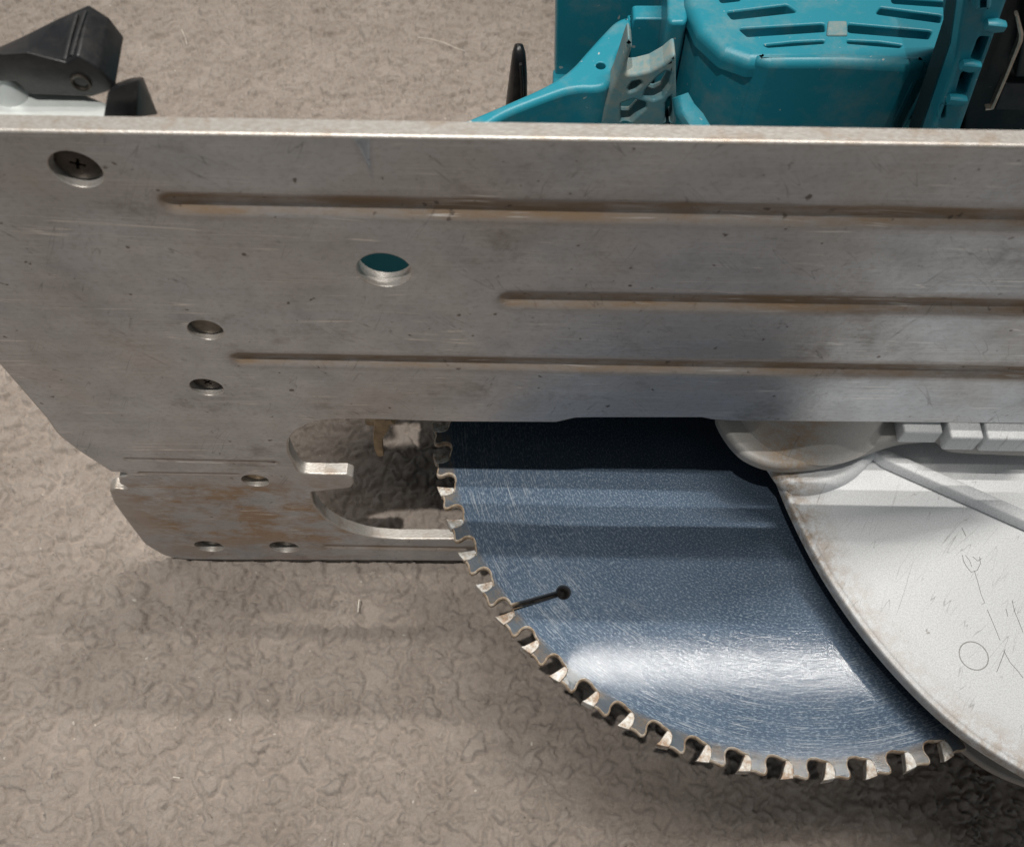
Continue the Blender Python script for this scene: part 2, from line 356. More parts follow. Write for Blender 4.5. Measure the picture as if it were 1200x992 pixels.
def panel(name, outline, frame, thick, holes=(), grooves=(), profile=None, hole_profile=None,
          mats=None, parent=None, rim_mat=None, origin=None, grime_fn=None, flip=False):
    """A slab cut from a 2-D outline: rounded or stepped rim, through holes, pressed grooves.
    frame(a, b, c) gives xyz in mm; c = height along the outward normal (face at c = 0)."""
    profile = profile or rim(0.4); hole_profile = hole_profile or rim(0.25, 3)
    loops = [list(outline) if area(outline) > 0 else list(outline)[::-1]]
    for h in holes: loops.append(list(h) if area(h) < 0 else list(h)[::-1])
    V, N, FA, MI, G = [], [], [], [], []
    def add(p, c, n2, nz, g=0.0):
        V.append((p[0], p[1], c)); N.append((n2[0], n2[1], nz)); G.append(g); return len(V)-1
    inner, base = [], []
    for li, L in enumerate(loops):
        L = np.array(L); nn, mt = outward(L); pr = profile if li == 0 else hole_profile
        rings = []
        for k, (d, c) in enumerate(pr):
            a = pr[max(k-1, 0)]; b = pr[min(k+1, len(pr)-1)]
            dd, dc = b[0]-a[0], b[1]-a[1]; ln = math.hypot(dd, dc) or 1
            no, nz = dc/ln, dd/ln
            if k == len(pr)-1: no, nz = 0, 1
            Q = L-nn*mt*d
            rings.append([add(q, c, n_*no, nz) for q, n_ in zip(Q, nn)])
        n = len(L)
        for A, B in zip(rings[:-1], rings[1:]):
            for i in range(n):
                j = (i+1) % n; FA.append((A[i], A[j], B[j], B[i])); MI.append(1)
        w0 = [add(q, pr[0][1], n_, 0) for q, n_ in zip(L, nn)]; w1 = [add(q, -thick, n_, 0) for q, n_ in zip(L, nn)]
        for i in range(n):
            j = (i+1) % n; FA.append((w1[i], w1[j], w0[j], w0[i])); MI.append(1)
        inner.append((rings[-1], np.array([V[i][:2] for i in rings[-1]]))); base.append(L)
    # front face
    pts, edges, idx = [], [], []
    for ring, Q in inner:
        s = len(pts); n = len(Q); pts += [tuple(q) for q in Q]; idx += ring
        edges += [(s+i, s+(i+1) % n) for i in range(n)]
    for (p, q, hw, dep, gr) in grooves:
        p, q = np.array(p, float), np.array(q, float); t = (q-p)/np.linalg.norm(q-p); nrm = np.array([-t[1], t[0]])
        for f in (1.45, 1.22, 1.0, 0.84, 0.68, 0.52, 0.36, 0.18):
            d = hw*f; s = len(pts); lp = []
            m_ = max(2, int(np.linalg.norm(q-p)/4))
            for k in range(m_+1): lp.append((q+(p-q)*k/m_+nrm*d, nrm))
            for k in range(1, 8):
                a = math.pi*k/8; v = nrm*math.cos(a)-t*math.sin(a); lp.append((p+v*d, v))
            for k in range(m_+1): lp.append((p+(q-p)*k/m_-nrm*d, -nrm))
            for k in range(1, 8):
                a = math.pi*k/8; v = -nrm*math.cos(a)+t*math.sin(a); lp.append((q+v*d, v))
            h = -dep*0.5*(1+math.cos(math.pi*min(f, 1))); sl = dep*0.5*math.pi/hw*math.sin(math.pi*min(f, 1))
            ln = math.hypot(1, sl)
            for pp, v in lp:
                pts.append(tuple(pp)); idx.append(add(pp, h, (-v[0]*sl/ln, -v[1]*sl/ln), 1/ln, gr*(min(1, .42+(1-f)*1.6) if f <= 1 else .42*max(0, (1.45-f)/.45))))
            edges += [(s+i, s+(i+1) % len(lp)) for i in range(len(lp))]
    def tri(pts, edges, idx, keep, rev, mi):
        r = delaunay_2d_cdt([Vector(p) for p in pts], edges, [], 0, 1e-6)
        vv = np.array([tuple(v) for v in r[0]]); mp_ = [idx[o[0]] if o else None for o in r[3]]
        fs = [f for f in r[2]]
        cen = np.array([vv[list(f)].mean(0) for f in fs]); ok = keep(cen)
        for f, k in zip(fs, ok):
            if not k or any(mp_[i] is None for i in f): continue
            g = [mp_[i] for i in f]
            if len(set(g)) < 3: continue
            FA.append(tuple(g[::-1]) if rev else tuple(g)); MI.append(mi)
    def keep(polys):
        def k(c):
            o = inside(c, polys[0])
            for h in polys[1:]: o &= ~inside(c, h)
            return o
        return k
    tri(pts, edges, idx, keep([Q for _, Q in inner]), False, 0)
    pts, edges, idx = [], [], []
    for L in base:
        s = len(pts); n = len(L)
        for q in L: pts.append(tuple(q)); idx.append(add(q, -thick, (0, 0), -1))
        edges += [(s+i, s+(i+1) % n) for i in range(n)]
    tri(pts, edges, idx, keep(base), True, 0)
    org = np.array(origin if origin is not None else (0, 0, 0), float)
    f0 = np.array(frame(0, 0, 0), float)
    XYZ = [tuple((np.array(frame(*v))-org)*MM) for v in V]
    NN = [tuple(np.array(frame(*n))-f0) for n in N]
    me = bpy.data.meshes.new(name); me.from_pydata(XYZ, [], FA); me.update()
    me.polygons.foreach_set('material_index', [0 if mi == 0 else (1 if rim_mat else 0) for mi in MI])
    me.polygons.foreach_set('use_smooth', [True]*len(FA))
    at = me.attributes.new('grime', 'FLOAT', 'POINT')
    if grime_fn: G = [max(g, grime_fn(v[0], v[1])) for g, v in zip(G, V)]
    at.data.foreach_set('value', G)
    me.normals_split_custom_set_from_vertices(NN)
    o = link(name, me, parent, [mats]+([rim_mat] if rim_mat else []))
    o.location = org*MM
    return o
def FXZ(y0): return lambda a, b, c: (a, y0-c, b)       # faces the camera side (-y)
def FXY(z0): return lambda a, b, c: (a, b, z0+c)       # faces up

def solid(name, verts, faces, mat, parent, bevel=0.6, seg=3, sub=0, smooth=True):
    """closed mesh in mm with bevelled edges"""
    me = bpy.data.meshes.new(name); bm = bmesh.new()
    vs_ = [bm.verts.new(Vector(v)*MM) for v in verts]
    for f in faces: bm.faces.new([vs_[i] for i in f])
    bmesh.ops.recalc_face_normals(bm, faces=bm.faces)
    if bevel: bmesh.ops.bevel(bm, geom=bm.edges[:], offset=bevel*MM, segments=seg, profile=0.5, affect='EDGES', clamp_overlap=True)
    for f in bm.faces: f.smooth = smooth
    bm.to_mesh(me); bm.free()
    o = link(name, me, parent, [mat])
    if smooth:
        try: me.set_sharp_from_angle(angle=math.radians(38))
        except Exception: pass
    return o
def loft(name, A, B, mat, parent, bevel=0.6, seg=3, extra=None):
    """solid between two matching 3-D loops"""
    loops = [A]+(extra or [])+[B]; n = len(A); V = [v for L in loops for v in L]; Fs = []
    for k in range(len(loops)-1):
        for i in range(n):
            j = (i+1) % n; Fs.append((k*n+i, k*n+j, (k+1)*n+j, (k+1)*n+i))
    Fs += [tuple(range(n))[::-1], tuple(range((len(loops)-1)*n, len(loops)*n))]
    return solid(name, V, Fs, mat, parent, bevel, seg)
def sweep(name, path, rx, rz, mat, parent, n=10, up=(0, 0, 1)):
    """rounded bar along a 3-D path (mm); radii may be lists"""
    path = [np.array(p, float) for p in path]; V, Fs = [], []
    up = np.array(up, float)
    for k, p in enumerate(path):
        t = path[min(k+1, len(path)-1)]-path[max(k-1, 0)]; t /= np.linalg.norm(t)
        s = np.cross(t, up); s /= np.linalg.norm(s)+1e-9; v = np.cross(s, t)
        a = rx[k] if hasattr(rx, '__len__') else rx; b = rz[k] if hasattr(rz, '__len__') else rz
        for i in range(n):
            th = 2*math.pi*i/n; cx, cz = math.cos(th), math.sin(th)
            cx = math.copysign(abs(cx)**0.6, cx); cz = math.copysign(abs(cz)**0.6, cz)
            V.append(tuple(p+s*a*cx+v*b*cz))
    for k in range(len(path)-1):
        for i in range(n):
            j = (i+1) % n; Fs.append((k*n+i, k*n+j, (k+1)*n+j, (k+1)*n+i))
    Fs += [tuple(range(n))[::-1], tuple(range((len(path)-1)*n, len(path)*n))]
    return solid(name, V, Fs, mat, parent, 0)

# ------------------------------------------------------------------ setting: the carpet
def build_carpet():
    st = 0.52
    def axis(lo, hi, far_lo, far_hi):
        a = np.arange(lo, hi+st, st); out = [a]
        def ext(x0, far, sg):
            v, s, l = x0, st, []
            while (far-v)*sg > 0: s *= 1.25; v += sg*s; l.append(v)
            return np.array(l)
        return np.concatenate([ext(a[0], far_lo, -1)[::-1], a, ext(a[-1], far_hi, 1)])
    X = axis(-250, 250, -900, 900); Y = axis(-115, 290, -700, 1100)
    nx, ny = len(X), len(Y)
    def soft(A, k):
        for _ in range(k):
            A = (A+np.roll(A, 1, 0)+np.roll(A, -1, 0))/3; A = (A+np.roll(A, 1, 1)+np.roll(A, -1, 1))/3
        return A
    def field(k):
        A = soft(rng.normal(0, 1, (ny, nx)), k); return A/A.std()
    xx, yy = np.meshgrid(X, Y)
    wx = xx+0.85*field(10)+0.30*field(3); wy = yy+0.85*field(10)+0.30*field(3)
    def cells(spacing, aspect):
        """flattened crumpled tufts: warped cells, each with its own height and lean, parted by thin creases"""
        n = int(560*450/spacing**2); cx = rng.uniform(-280, 280, n); cy = rng.uniform(-140, 310, n)
        sz = rng.uniform(0.72, 1.35, n); ho = rng.normal(0, 1, n); tl = rng.normal(0, 1, (n, 2))
        F1 = np.full((ny, nx), 99.0); F2 = np.full((ny, nx), 99.0); HT = np.zeros((ny, nx)); R = spacing*2.3
        for i in range(n):
            i0, i1 = np.searchsorted(X, (cx[i]-R, cx[i]+R)); j0, j1 = np.searchsorted(Y, (cy[i]-R, cy[i]+R))
            if i1 <= i0 or j1 <= j0: continue
            dx = wx[j0:j1, i0:i1]-cx[i]; dy = wy[j0:j1, i0:i1]-cy[i]
            d = np.hypot(dx, dy*aspect)/sz[i]
            f1 = F1[j0:j1, i0:i1]; f2 = F2[j0:j1, i0:i1]; ht = HT[j0:j1, i0:i1]
            nw = d < f1
            f2[...] = np.where(nw, f1, np.minimum(f2, d)); f1[nw] = d[nw]
            ht[nw] = (0.13*ho[i]+(0.055*tl[i, 0]*dx+(0.055*tl[i, 1]-0.075)*dy)-0.018*d*d)[nw]
        return np.clip(F2-F1, 0, 9), HT
    g1, h1 = cells(3.4, 1.1); g2, h2 = cells(1.9, 1.0)
    gate = np.clip(0.80+0.50*field(8), 0.15, 1.5); gate2 = np.clip(0.45+0.6*field(6), 0.0, 1.3)
    H = h1*2.9+1.2*h2-2.0*gate*np.exp(-(g1/0.55)**2)-0.3*np.exp(-g1/1.2)-1.05*gate2*np.exp(-(g2/0.5)**2)
    fold = field(3); fgate = np.clip(0.3+0.6*field(10), 0, 1.2)
    H = H-0.12*fgate*np.exp(-(fold/0.16)**2)
    far = (np.abs(xx) > 262) | (yy > 302) | (yy < -127)
    H = np.where(far, -0.3, np.clip(H, -2.2, 1.5))
    H = H+0.05*field(2)
    # compress and add soft swells
    H = H + 0.35*np.sin(xx/37+np.sin(yy/29)*1.3) + 0.3*np.sin(yy/23+xx/61) - 3.4
    H += rng.normal(0, 0.03, H.shape)
    V = np.stack([xx, yy, H], -1).reshape(-1, 3)*MM
    me = bpy.data.meshes.new('carpet')
    I = np.arange(nx*ny).reshape(ny, nx)
    q = np.stack([I[:-1, :-1], I[:-1, 1:], I[1:, 1:], I[1:, :-1]], -1).reshape(-1, 4)
    me.vertices.add(len(V)); me.vertices.foreach_set('co', V.ravel())
    me.loops.add(q.size); me.loops.foreach_set('vertex_index', q.ravel().astype(np.int32))
    me.polygons.add(len(q)); me.polygons.foreach_set('loop_start', np.arange(0, q.size, 4, dtype=np.int32))
    me.update(calc_edges=True); me.validate()
    me.polygons.foreach_set('use_smooth', [True]*len(me.polygons))
    o = link('carpet', me, None, [M['carpet']]); o['kind'] = 'structure'
    return o
build_carpet()

# ------------------------------------------------------------------ the saw
saw = bpy.data.objects.new('circular_saw', None); col.objects.link(saw)
saw.empty_display_size = 0.05
saw['label'] = 'teal and silver circular saw lying on its side on brown carpet, blade exposed'
saw['category'] = 'saw'

# ---- base plate ----
ol = pXZ([(-75, 152), (1290, 173), (1290, 498), (1200, 496.5), (860, 493.5), (835, 492), (822, 489.5), (690, 489.5),
          (674, 490), (652, 495), (530, 494.5), (420, 491), (390, 491.5), (368, 494), (346, 505), (337, 518), (339, 531), (345, 543), (351, 555),
          (380, 556), (406, 556), (414, 559), (415, 566), (411, 571.5), (390, 574), (365, 576.6), (368, 591), (382, 608), (403, 620), (433, 629.5), (468, 632),
          (537, 632), (800, 637), (1290, 646), (1290, 668), (560, 657), (240, 655.5), (212, 655), (192, 651), (169, 637), (150, 612), (133, 589),
          (128, 575), (133, 572.5), (146, 574), (150, 571), (140, 567), (139, 560), (150, 557.5), (147, 554), (130, 553), (118, 545), (93, 529), (67, 509), (54, 490), (28, 460), (0, 428), (-75, 343)])
rad = {0: 9, 1: 2, 2: 2, 33: 1, 34: 1, 57: 12, 20: .5, 25: .4}
for k in list(range(11, 19))+list(range(26, 31))+list(range(37, 42))+list(range(51, 57)): rad[k] = 14
ol = rounded([(p[0], p[1], rad.get(i, 1.2)) for i, p in enumerate(ol)], 1.0, 4)
ol = dense(ol, 2.0)
hole_px = [((89, 199), 3.95), ((450, 317), 4.75), ((241, 387), 3.35), ((242, 454), 3.45), ((299, 563), 3.4), ((245, 640), 4.15), ((333, 641), 4.3)]
holes, hole_c = [], []
for (a, b), r in hole_px:
    c = P(a, b, 1, 0); hole_c.append((c[0], c[2], r)); holes.append(circle((c[0], c[2]), r, 32))
def g(p, q, hw, d, gr):
    a, b = pXZ([p, q]); return (a, b, hw, d, gr)
grooves = [g((205, 239), (1275, 259), 3.1, 1.15, 1.0), g((600, 351), (1275, 361), 3.0, 1.15, 1.0), g((283, 421), (1275, 438), 2.8, 1.1, 1.0),
           g((150, 538), (322, 542), 1.2, 0.35, 0.7), g((165, 554), (300-22, 556), 1.0, 0.30, 0.8), g((385, 640.5), (900, 649), 2.0, 0.6, 0.9)]
plate = panel('base_plate', ol, FXZ(0.0), 3.2, holes, grooves, profile=rim(0.5, 4), hole_profile=rim(0.2, 3),
              mats=M['plate'], rim_mat=M['edge'], parent=saw)
plate['label'] = 'flat grey steel sole plate with pressed grooves, holes and brown stains'

def screw_mesh(name, r, cross, mat):
    me = bpy.data.meshes.new(name); bm = bmesh.new(); n = 28
    prof = [(1.0, 1.8), (1.0, 0.15), (0.93, 0.0), (0.62, -0.12), (0.52, -0.12)]   # (radius, depth along +y)
    rings = [[bm.verts.new(Vector((r*a*math.cos(2*math.pi*k/n), d, r*a*math.sin(2*math.pi*k/n)))*MM) for k in range(n)] for a, d in prof]
    for A, B in zip(rings[:-1], rings[1:]):
        for k in range(n): bm.faces.new((A[k], B[k], B[(k+1) % n], A[(k+1) % n]))
    # crossed recess: alternate vertices of the last ring fall into a cross-shaped pit
    if cross:
        c = []
        for k in range(n):
            th = 2*math.pi*k/n; arm = max(abs(math.cos(th)), abs(math.sin(th)))
            rr = 0.34 if arm > 0.955 else 0.13
            c.append(bm.verts.new(Vector((r*rr*math.cos(th), -0.10, r*rr*math.sin(th)))*MM))
        for k in range(n): bm.faces.new((rings[-1][k], c[k], c[(k+1) % n], rings[-1][(k+1) % n]))
        d = [bm.verts.new(v.co*0.8+Vector((0, 1.1*MM, 0))) for v in c]
        for k in range(n): bm.faces.new((c[k], d[k], d[(k+1) % n], c[(k+1) % n]))
        bm.faces.new(d)
    else:
        bm.faces.new(rings[-1])
    bmesh.ops.recalc_face_normals(bm, faces=bm.faces)
    bm.to_mesh(me); bm.free(); me.materials.append(mat)
    for p in me.polygons: p.use_smooth = True
    me.set_sharp_from_angle(angle=math.radians(30))
    return me
for k, (mat, cross, dep, nm, lb) in {0: ('screw', True, 1.3, 'screw', 'dark cross-head screw'), 2: ('pin', False, 1.2, 'rivet', 'dull grey rivet end'),
                                     3: ('screw', True, 1.5, 'screw', 'dark screw end in hole'), 4: ('rusty', False, 1.7, 'rivet', 'rusty rivet end'),
                                     5: ('screw', False, 1.9, 'rivet', 'dark plug in the hole at the strip corner'), 6: ('screw', False, 1.9, 'rivet', 'dark plug in the hole under the curved slot')}.items():  # the last two are plain dark plugs filling their holes
    x, z, r = hole_c[k]
    o = link(nm, screw_mesh(nm, r*0.90, cross, M[mat]), plate); o.location = (x*MM, dep*MM, z*MM); o['label'] = lb
    o.rotation_euler = (0, math.radians(20+40*k), 0)

# ---- blade ----
R, ZB, TH = 92.5, 46.05, 1.7
BC = (70.78, 23.13)
NT_ = 60; PITCH = 2*math.pi/NT_; PH = math.radians(-173.18)
tooth = [(2.0, .60), (2.8, .95), (3.8, 1.0), (4.8, .70), (5.6, .50), (6.2, .75), (6.5, 1.4), (6.45, 2.2), (6.2, 2.9), (6.15, 3.6), (6.35, 4.3), (6.8, 4.8),
         (7.3, 5.0), (8.0, 5.05), (8.7, 4.95), (9.2, 4.7), (9.69+.25, 4.5), (9.69+.95, 4.35), (9.69+1.8, 4.0)]
def pol(r, th): return (r*math.cos(th), r*math.sin(th))
hp = P(660, 695, 2, ZB); hole_rel = np.array([hp[0]-BC[0], hp[1]-BC[1]])
slot_k = 4
bl = []
for k in range(NT_):
    th0 = PH+k*PITCH
    # slot in the gullet before tooth slot_k+1, leaning as in the photo; the other three at quarter turns
    slotted = (k-slot_k) % 15 == 0
    for s, d in tooth:
        if slotted and abs(s-9.2) < .01: continue
        bl.append(pol(R-d, th0+(s+(.14 if slotted and abs(s-9.94) < .01 else 0))/R))
        if slotted and abs(s-8.7) < .01:
            turn = ((k-slot_k) % 60)*PITCH
            ca, sa = math.cos(turn), math.sin(turn)
            hc = np.array([hole_rel[0]*ca-hole_rel[1]*sa, hole_rel[0]*sa+hole_rel[1]*ca])
            st = np.array(pol(R-4.85, th0+9.5/R)); dv = hc-st; L = np.linalg.norm(dv); dv /= L
            nv = np.array([-dv[1], dv[0]])            # left of travel
            hw, hr = 0.42, 1.55
            # walking counter-clockwise with material on the left: enter along the near side, circle, return
            a0 = math.asin(hw/hr)
            bl.append(tuple(st-nv*-hw*1.0)); 
            ang = math.atan2(-dv[1], -dv[0])
            circ = [tuple(hc+hr*np.array((math.cos(ang-a0-t), math.sin(ang-a0-t)))) for t in np.linspace(0, 2*math.pi-2*a0, 22)]
            bl += circ
            bl.append(tuple(st-nv*hw))
blade = panel('saw_blade', bl, lambda a, b, c: (a+BC[0], b+BC[1], ZB+TH/2+c), TH, holes=[circle((0, 0), 10, 40)], profile=[(0, -.40), (.22, -.14), (.42, 0.0)],
              mats=M['blade'], rim_mat=M['resin'], parent=saw, origin=(BC[0], BC[1], ZB))
blade['label'] = 'round blue-grey steel saw blade with carbide teeth'
def tip_mesh(sg):
    pr = [(-.45, -.05), (0.7, .10), (2.6, .50), (2.85, 2.2), (2.6, 3.6), (1.9, 4.4), (1.0, 4.3), (.50, 2.6), (.05, 1.1)]
    me = bpy.data.meshes.new('carbide_tip'); bm = bmesh.new()
    def ring(z, e):
        return [bm.verts.new(Vector((*pol(R-d-e*(1 if d < .6 else 0), s/R), z))*MM) for s, d in pr]
    a, b = ring(-1.2, .30*(sg < 0)), ring(1.2, .30*(sg > 0)); n = len(pr)
    for i in range(n): bm.faces.new((a[i], a[(i+1) % n], b[(i+1) % n], b[i]))
    bm.faces.new(a[::-1]); bm.faces.new(b)
    bmesh.ops.recalc_face_normals(bm, faces=bm.faces)
    bmesh.ops.bevel(bm, geom=bm.edges[:], offset=0.14*MM, segments=1, affect='EDGES', clamp_overlap=True)
    bm.to_mesh(me); bm.free(); me.materials.append(M['carbide']); return me
tm = [tip_mesh(1), tip_mesh(-1)]
for k in range(NT_):
    o = bpy.data.objects.new('carbide_tip', tm[k % 2]); col.objects.link(o); o.parent = blade
    o.rotation_euler = (0, 0, PH+k*PITCH+random.uniform(-.0015, .0015)); o.location = (0, 0, random.uniform(-.00008, .00008))

# ---- lower guard ----
go = ge + pXY([(1420, 940), (1480, 700), (1470, 470), (1000, 455), (900, 470), (893, 515)], ZG)
go = dense(smooth_closed(go, 2), 1.6)
gp = [(0, -1.2), (.08, -.55), (.25, -.15), (.55, 0.0), (1.35, 0.02), (1.55, -.12), (1.75, -.34), (2.3, -.4), (3.4, -.4)]
guard = panel('lower_guard', go, FXY(ZG), 3.4, profile=gp, mats=M['guard'], parent=saw, grime_fn=None)
guard['label'] = 'silver aluminium blade guard with scratches and brown stained edge'
# far cheek of the guard, under the blade
ge2 = pXY([(1100, 850), (1135, 884), (1165, 904), (1200, 919), (1260, 938), (1330, 955), (1420, 940), (1480, 700), (1400, 560), (1120, 560), (1010, 600), (1010, 700), (1050, 790)], ZB-11)
o = panel('guard_cheek', dense(smooth_closed(ge2, 2), 2.0), FXY(ZB-11), 2.2, profile=rim(.7, 3), mats=M['cast'], parent=guard)
# collar swept up round the hub
cl = pXY([(900, 540), (912, 560), (930, 574), (955, 574), (980, 568), (1003, 557), (1020, 541), (1032, 528), (1045, 512), (1070, 480), (1060, 430), (900, 430), (860, 480), (872, 520)], ZG+3.0)
panel('guard_collar', dense(smooth_closed(cl, 2), 1.2), FXY(ZG+3.0), 3.4, profile=rim(2.6, 6), mats=M['guard'], parent=guard)
# raised rib
rb = []
a0, a1 = P(1031, 529, 2, ZG+2.5), P(1265, 632, 2, ZG+2.5)
t_ = (a1-a0)/np.linalg.norm(a1-a0); n_ = np.array([-t_[1], t_[0], 0])
SCR = None
def sec(p, h=2.5, wt=1.5, wb=2.6):
    return [tuple(p+n_*wb-np.array([0, 0, h])), tuple(p+n_*wt), tuple(p-n_*wt), tuple(p-n_*wb-np.array([0, 0, h]))]
loft('guard_rib', sec(a0-t_*1.0, 2.5, .6, 1.6), sec(a1), M['guard'], guard, 0.35, 2, extra=[sec(a0+t_*2)])
# cast marks on the guard face: ejector ring
cpt = P(1141, 768, 2, ZG-.45)
me = bpy.data.meshes.new('cast_ring'); bm = bmesh.new(); n = 40; rr_ = 3.3
rings = []
for j in range(8):
    a = 2*math.pi*j/8
    rings.append([bm.verts.new(Vector((math.cos(2*math.pi*k/n)*(rr_+.16*math.cos(a)), math.sin(2*math.pi*k/n)*(rr_+.16*math.cos(a)), .12*math.sin(a)))*MM) for k in range(n)])
for j in range(8):
    for k in range(n): bm.faces.new((rings[j][k], rings[j][(k+1) % n], rings[(j+1) % 8][(k+1) % n], rings[(j+1) % 8][k]))
bmesh.ops.recalc_face_normals(bm, faces=bm.faces); bm.to_mesh(me); bm.free()
o = link('cast_ring', me, guard, [M['cast']]); o.location = cpt*MM

# hand-made scratches in the paint
def scratch_line(pts, w_=.11):
    sweep('scratch', [P(a, b, 2, ZG-.385) for a, b in pts], w_, .05, M['screw'], guard, 6)
for q in ([(1127, 618), (1130, 624), (1132, 628)], [(1128, 650), (1129, 657), (1133, 664), (1138, 670), (1145, 668), (1149, 660), (1148, 652)], [(1131, 650), (1136, 656), (1139, 664)], [(1140, 652), (1146, 657), (1150, 654)],
          [(1142, 669), (1146, 682), (1150, 697), (1154, 706), (1150, 708)], [(1157, 714), (1163, 728), (1168, 740), (1172, 750)], [(1186, 703), (1189, 716), (1194, 728), (1199, 741)], [(1179, 713), (1181, 722)],
          [(1178, 760), (1174, 772), (1168, 787)], [(1176, 762), (1184, 776), (1193, 786), (1199, 794)]):
    scratch_line(q, random.uniform(.04, .08))

# ---- gear housing ----
ZH = 66.0
gh_root = None
fl = pXY([(838, 480), (846, 501), (866, 528), (890, 541), (912, 546), (935, 546), (975, 541), (1012, 529), (1042, 518), (1060, 513), (1085, 511), (1103, 509), (1112, 521), (1135, 523.5), (1168, 525), (1300, 530),
          (1300, 380), (850, 380)], ZH)
housing = panel('gear_housing', dense(smooth_closed(fl, 2), 1.2), FXY(ZH), 3.5, profile=rim(1.6, 5), mats=M['cast'], parent=saw)
housing['label'] = 'cast aluminium gear housing flange behind the sole plate'
# round boss rising from the flange
bc = P(950, 468, 2, ZH); br = 16.5
V, Fs = [], []; n = 40; pf = [(br+1.8, ZH-.5), (br+.7, ZH+.7), (br, ZH+2.5), (br-.6, ZH+12), (br-1.0, ZH+24), (br-3, ZH+26.5), (2, ZH+27)]
for r_, z_ in pf:
    for k in range(n): V.append((bc[0]+r_*1.1*math.cos(2*math.pi*k/n), bc[1]+r_*math.sin(2*math.pi*k/n), z_))
for j in range(len(pf)-1):
    for k in range(n): Fs.append((j*n+k, j*n+(k+1) % n, (j+1)*n+(k+1) % n, (j+1)*n+k))
Fs += [tuple(range(n))[::-1], tuple(range((len(pf)-1)*n, len(pf)*n))]
solid('boss', V, Fs, M['cast'], housing, 0)
def block(name, x0, x1, y0, y1, z0, z1, mat, parent, bevel=.6):
    return loft(name, [(x0, y0, z0), (x1, y0, z0), (x1, y1, z0), (x0, y1, z0)], [(x0, y0, z1), (x1, y0, z1), (x1, y1, z1), (x0, y1, z1)], mat, parent, bevel)
xa = lambda px, py=510: P(px, py, 2, ZH+6)[0]
ya = lambda py: P(1120, py, 2, ZH+6)[1]
block('housing_rib', xa(1063), xa(1109), ya(505), ya(470), ZH-.5, ZH+5, M['guard'], housing)
block('housing_rib', xa(1114), xa(1153), ya(513), ya(470), ZH-.5, ZH+6, M['guard'], housing)
block('housing_rib', xa(1157), xa(1230), ya(514), ya(470), ZH-.5, ZH+6, M['guard'], housing)
# upper blade cover and gear case body above the blade, behind the plate
ub = pXY([(520, 420), (520, 300), (700, 170), (1300, 170), (1300, 420)], 78)
ubx = [(-38, 13), (150, 12), (150, 108), (60, 120), (2, 95), (-38, 62)]
panel('upper_guard', dense(rounded(ubx, 8, 6), 3), FXY(92), 18, profile=rim(4, 5), mats=M['shaded_teal'], parent=saw)  # darkened teal stands for the shade on this part

lbx = [(20, 62), (130, 62), (135, 105), (75, 114), (25, 95)]
panel('blade_cover', dense(rounded(lbx, 8, 6), 3), FXY(42), 44.5, profile=rim(3, 4), mats=M['cast'], parent=saw)

# small rusty bracket seen through the slot
hk = [P(449, 488, 1, 14), P(447, 500, 1, 14), P(443, 512, 1, 13), P(444, 524, 1, 12), P(446, 531, 1, 12)]
sweep('guard_hook', hk, [2.2, 2.0, 1.3, 1.2, 1.0], 0.9, M['rusty'], saw, 10, up=(0, 1, 0))
hk = [P(432, 492, 1, 16), P(447, 491, 1, 15), P(462, 490, 1, 14)]
sweep('guard_hook_arm', hk, 1.4, 1.2, M['rusty'], saw, 10)

# ---- motor housing ----
ZM = 118.0
mo = pXY([(800, -60), (803, 0), (818, 34), (846, 60), (878, 71), (985, 72), (1082, 76), (1100, 66), (1122, 36), (1140, 0), (1160, -60), (1110, -150), (850, -150)], ZM)
def slotpx(pts):
    c = sum(p[1] for p in pts)/len(pts)
    return rounded(pXY([(a, b+(0.14*(c-b) if abs(c-b) < 12 else 0)+0.0) for a, b in pts], ZM), .7, 3)
vent = [slotpx(q) for q in (
    [(841, -6), (866, -5), (868, 1), (845, 4)], [(1044, -4), (1109, 1), (1107, 9), (1046, 4)],
    [(851, 14), (922, 4), (935, 14), (858, 24)], [(1026, 16), (1032, 7), (1104, 18), (1102, 28)],
    [(865, 33), (966, 26), (967, 37), (876, 44)], [(994, 26), (1093, 36), (1088, 47), (994, 38)],
    [(894, 53), (930, 48.5), (966, 46.5), (966, 50.5), (900, 56)], [(993, 46.5), (1030, 48.5), (1058, 53), (1054, 56.5), (993, 50.5)])]
motor = panel('motor_housing', dense(rounded([(x, y, 2.5) for x, y in mo], 2.5, 4), 1.5), FXY(ZM), 5.0, holes=vent, profile=rim(2.6, 6), hole_profile=rim(.5, 3), mats=M['teal'], parent=saw)
motor['label'] = 'teal plastic motor housing with curved cooling vents'
body = pXY([(806, -40), (808, 6), (824, 36), (852, 60), (884, 69), (897, 73), (903, 68.5), (985, 67.5), (1067, 72), (1078, 78), (1096, 66), (1117, 36), (1134, 0), (1140, -60), (1110, -130), (860, -130)], ZM)
panel('motor_body', dense(rounded([(x, y, 1.6) for x, y in body], 1.6, 4), 1.5), FXY(ZM-4.6), 70, profile=rim(.8, 3), mats=M['teal_mid'], parent=motor)
# near-black disc under the vents, standing for the shade inside
panel('vent_shade_disc', circle(pXY([(968, 0)], ZM)[0], 17, 32), FXY(ZM-4.55), 2, profile=rim(.5, 2), mats=M['dark'], parent=motor)
# raised web in the middle of the vents
wb = pXY([(970, 26), (992, 26), (993, 43), (968, 43)], ZM)
panel('vent_web', rounded(wb, .5, 3), FXY(ZM+.5), 3, profile=rim(.4, 3), mats=M['teal_dusty'], parent=motor)
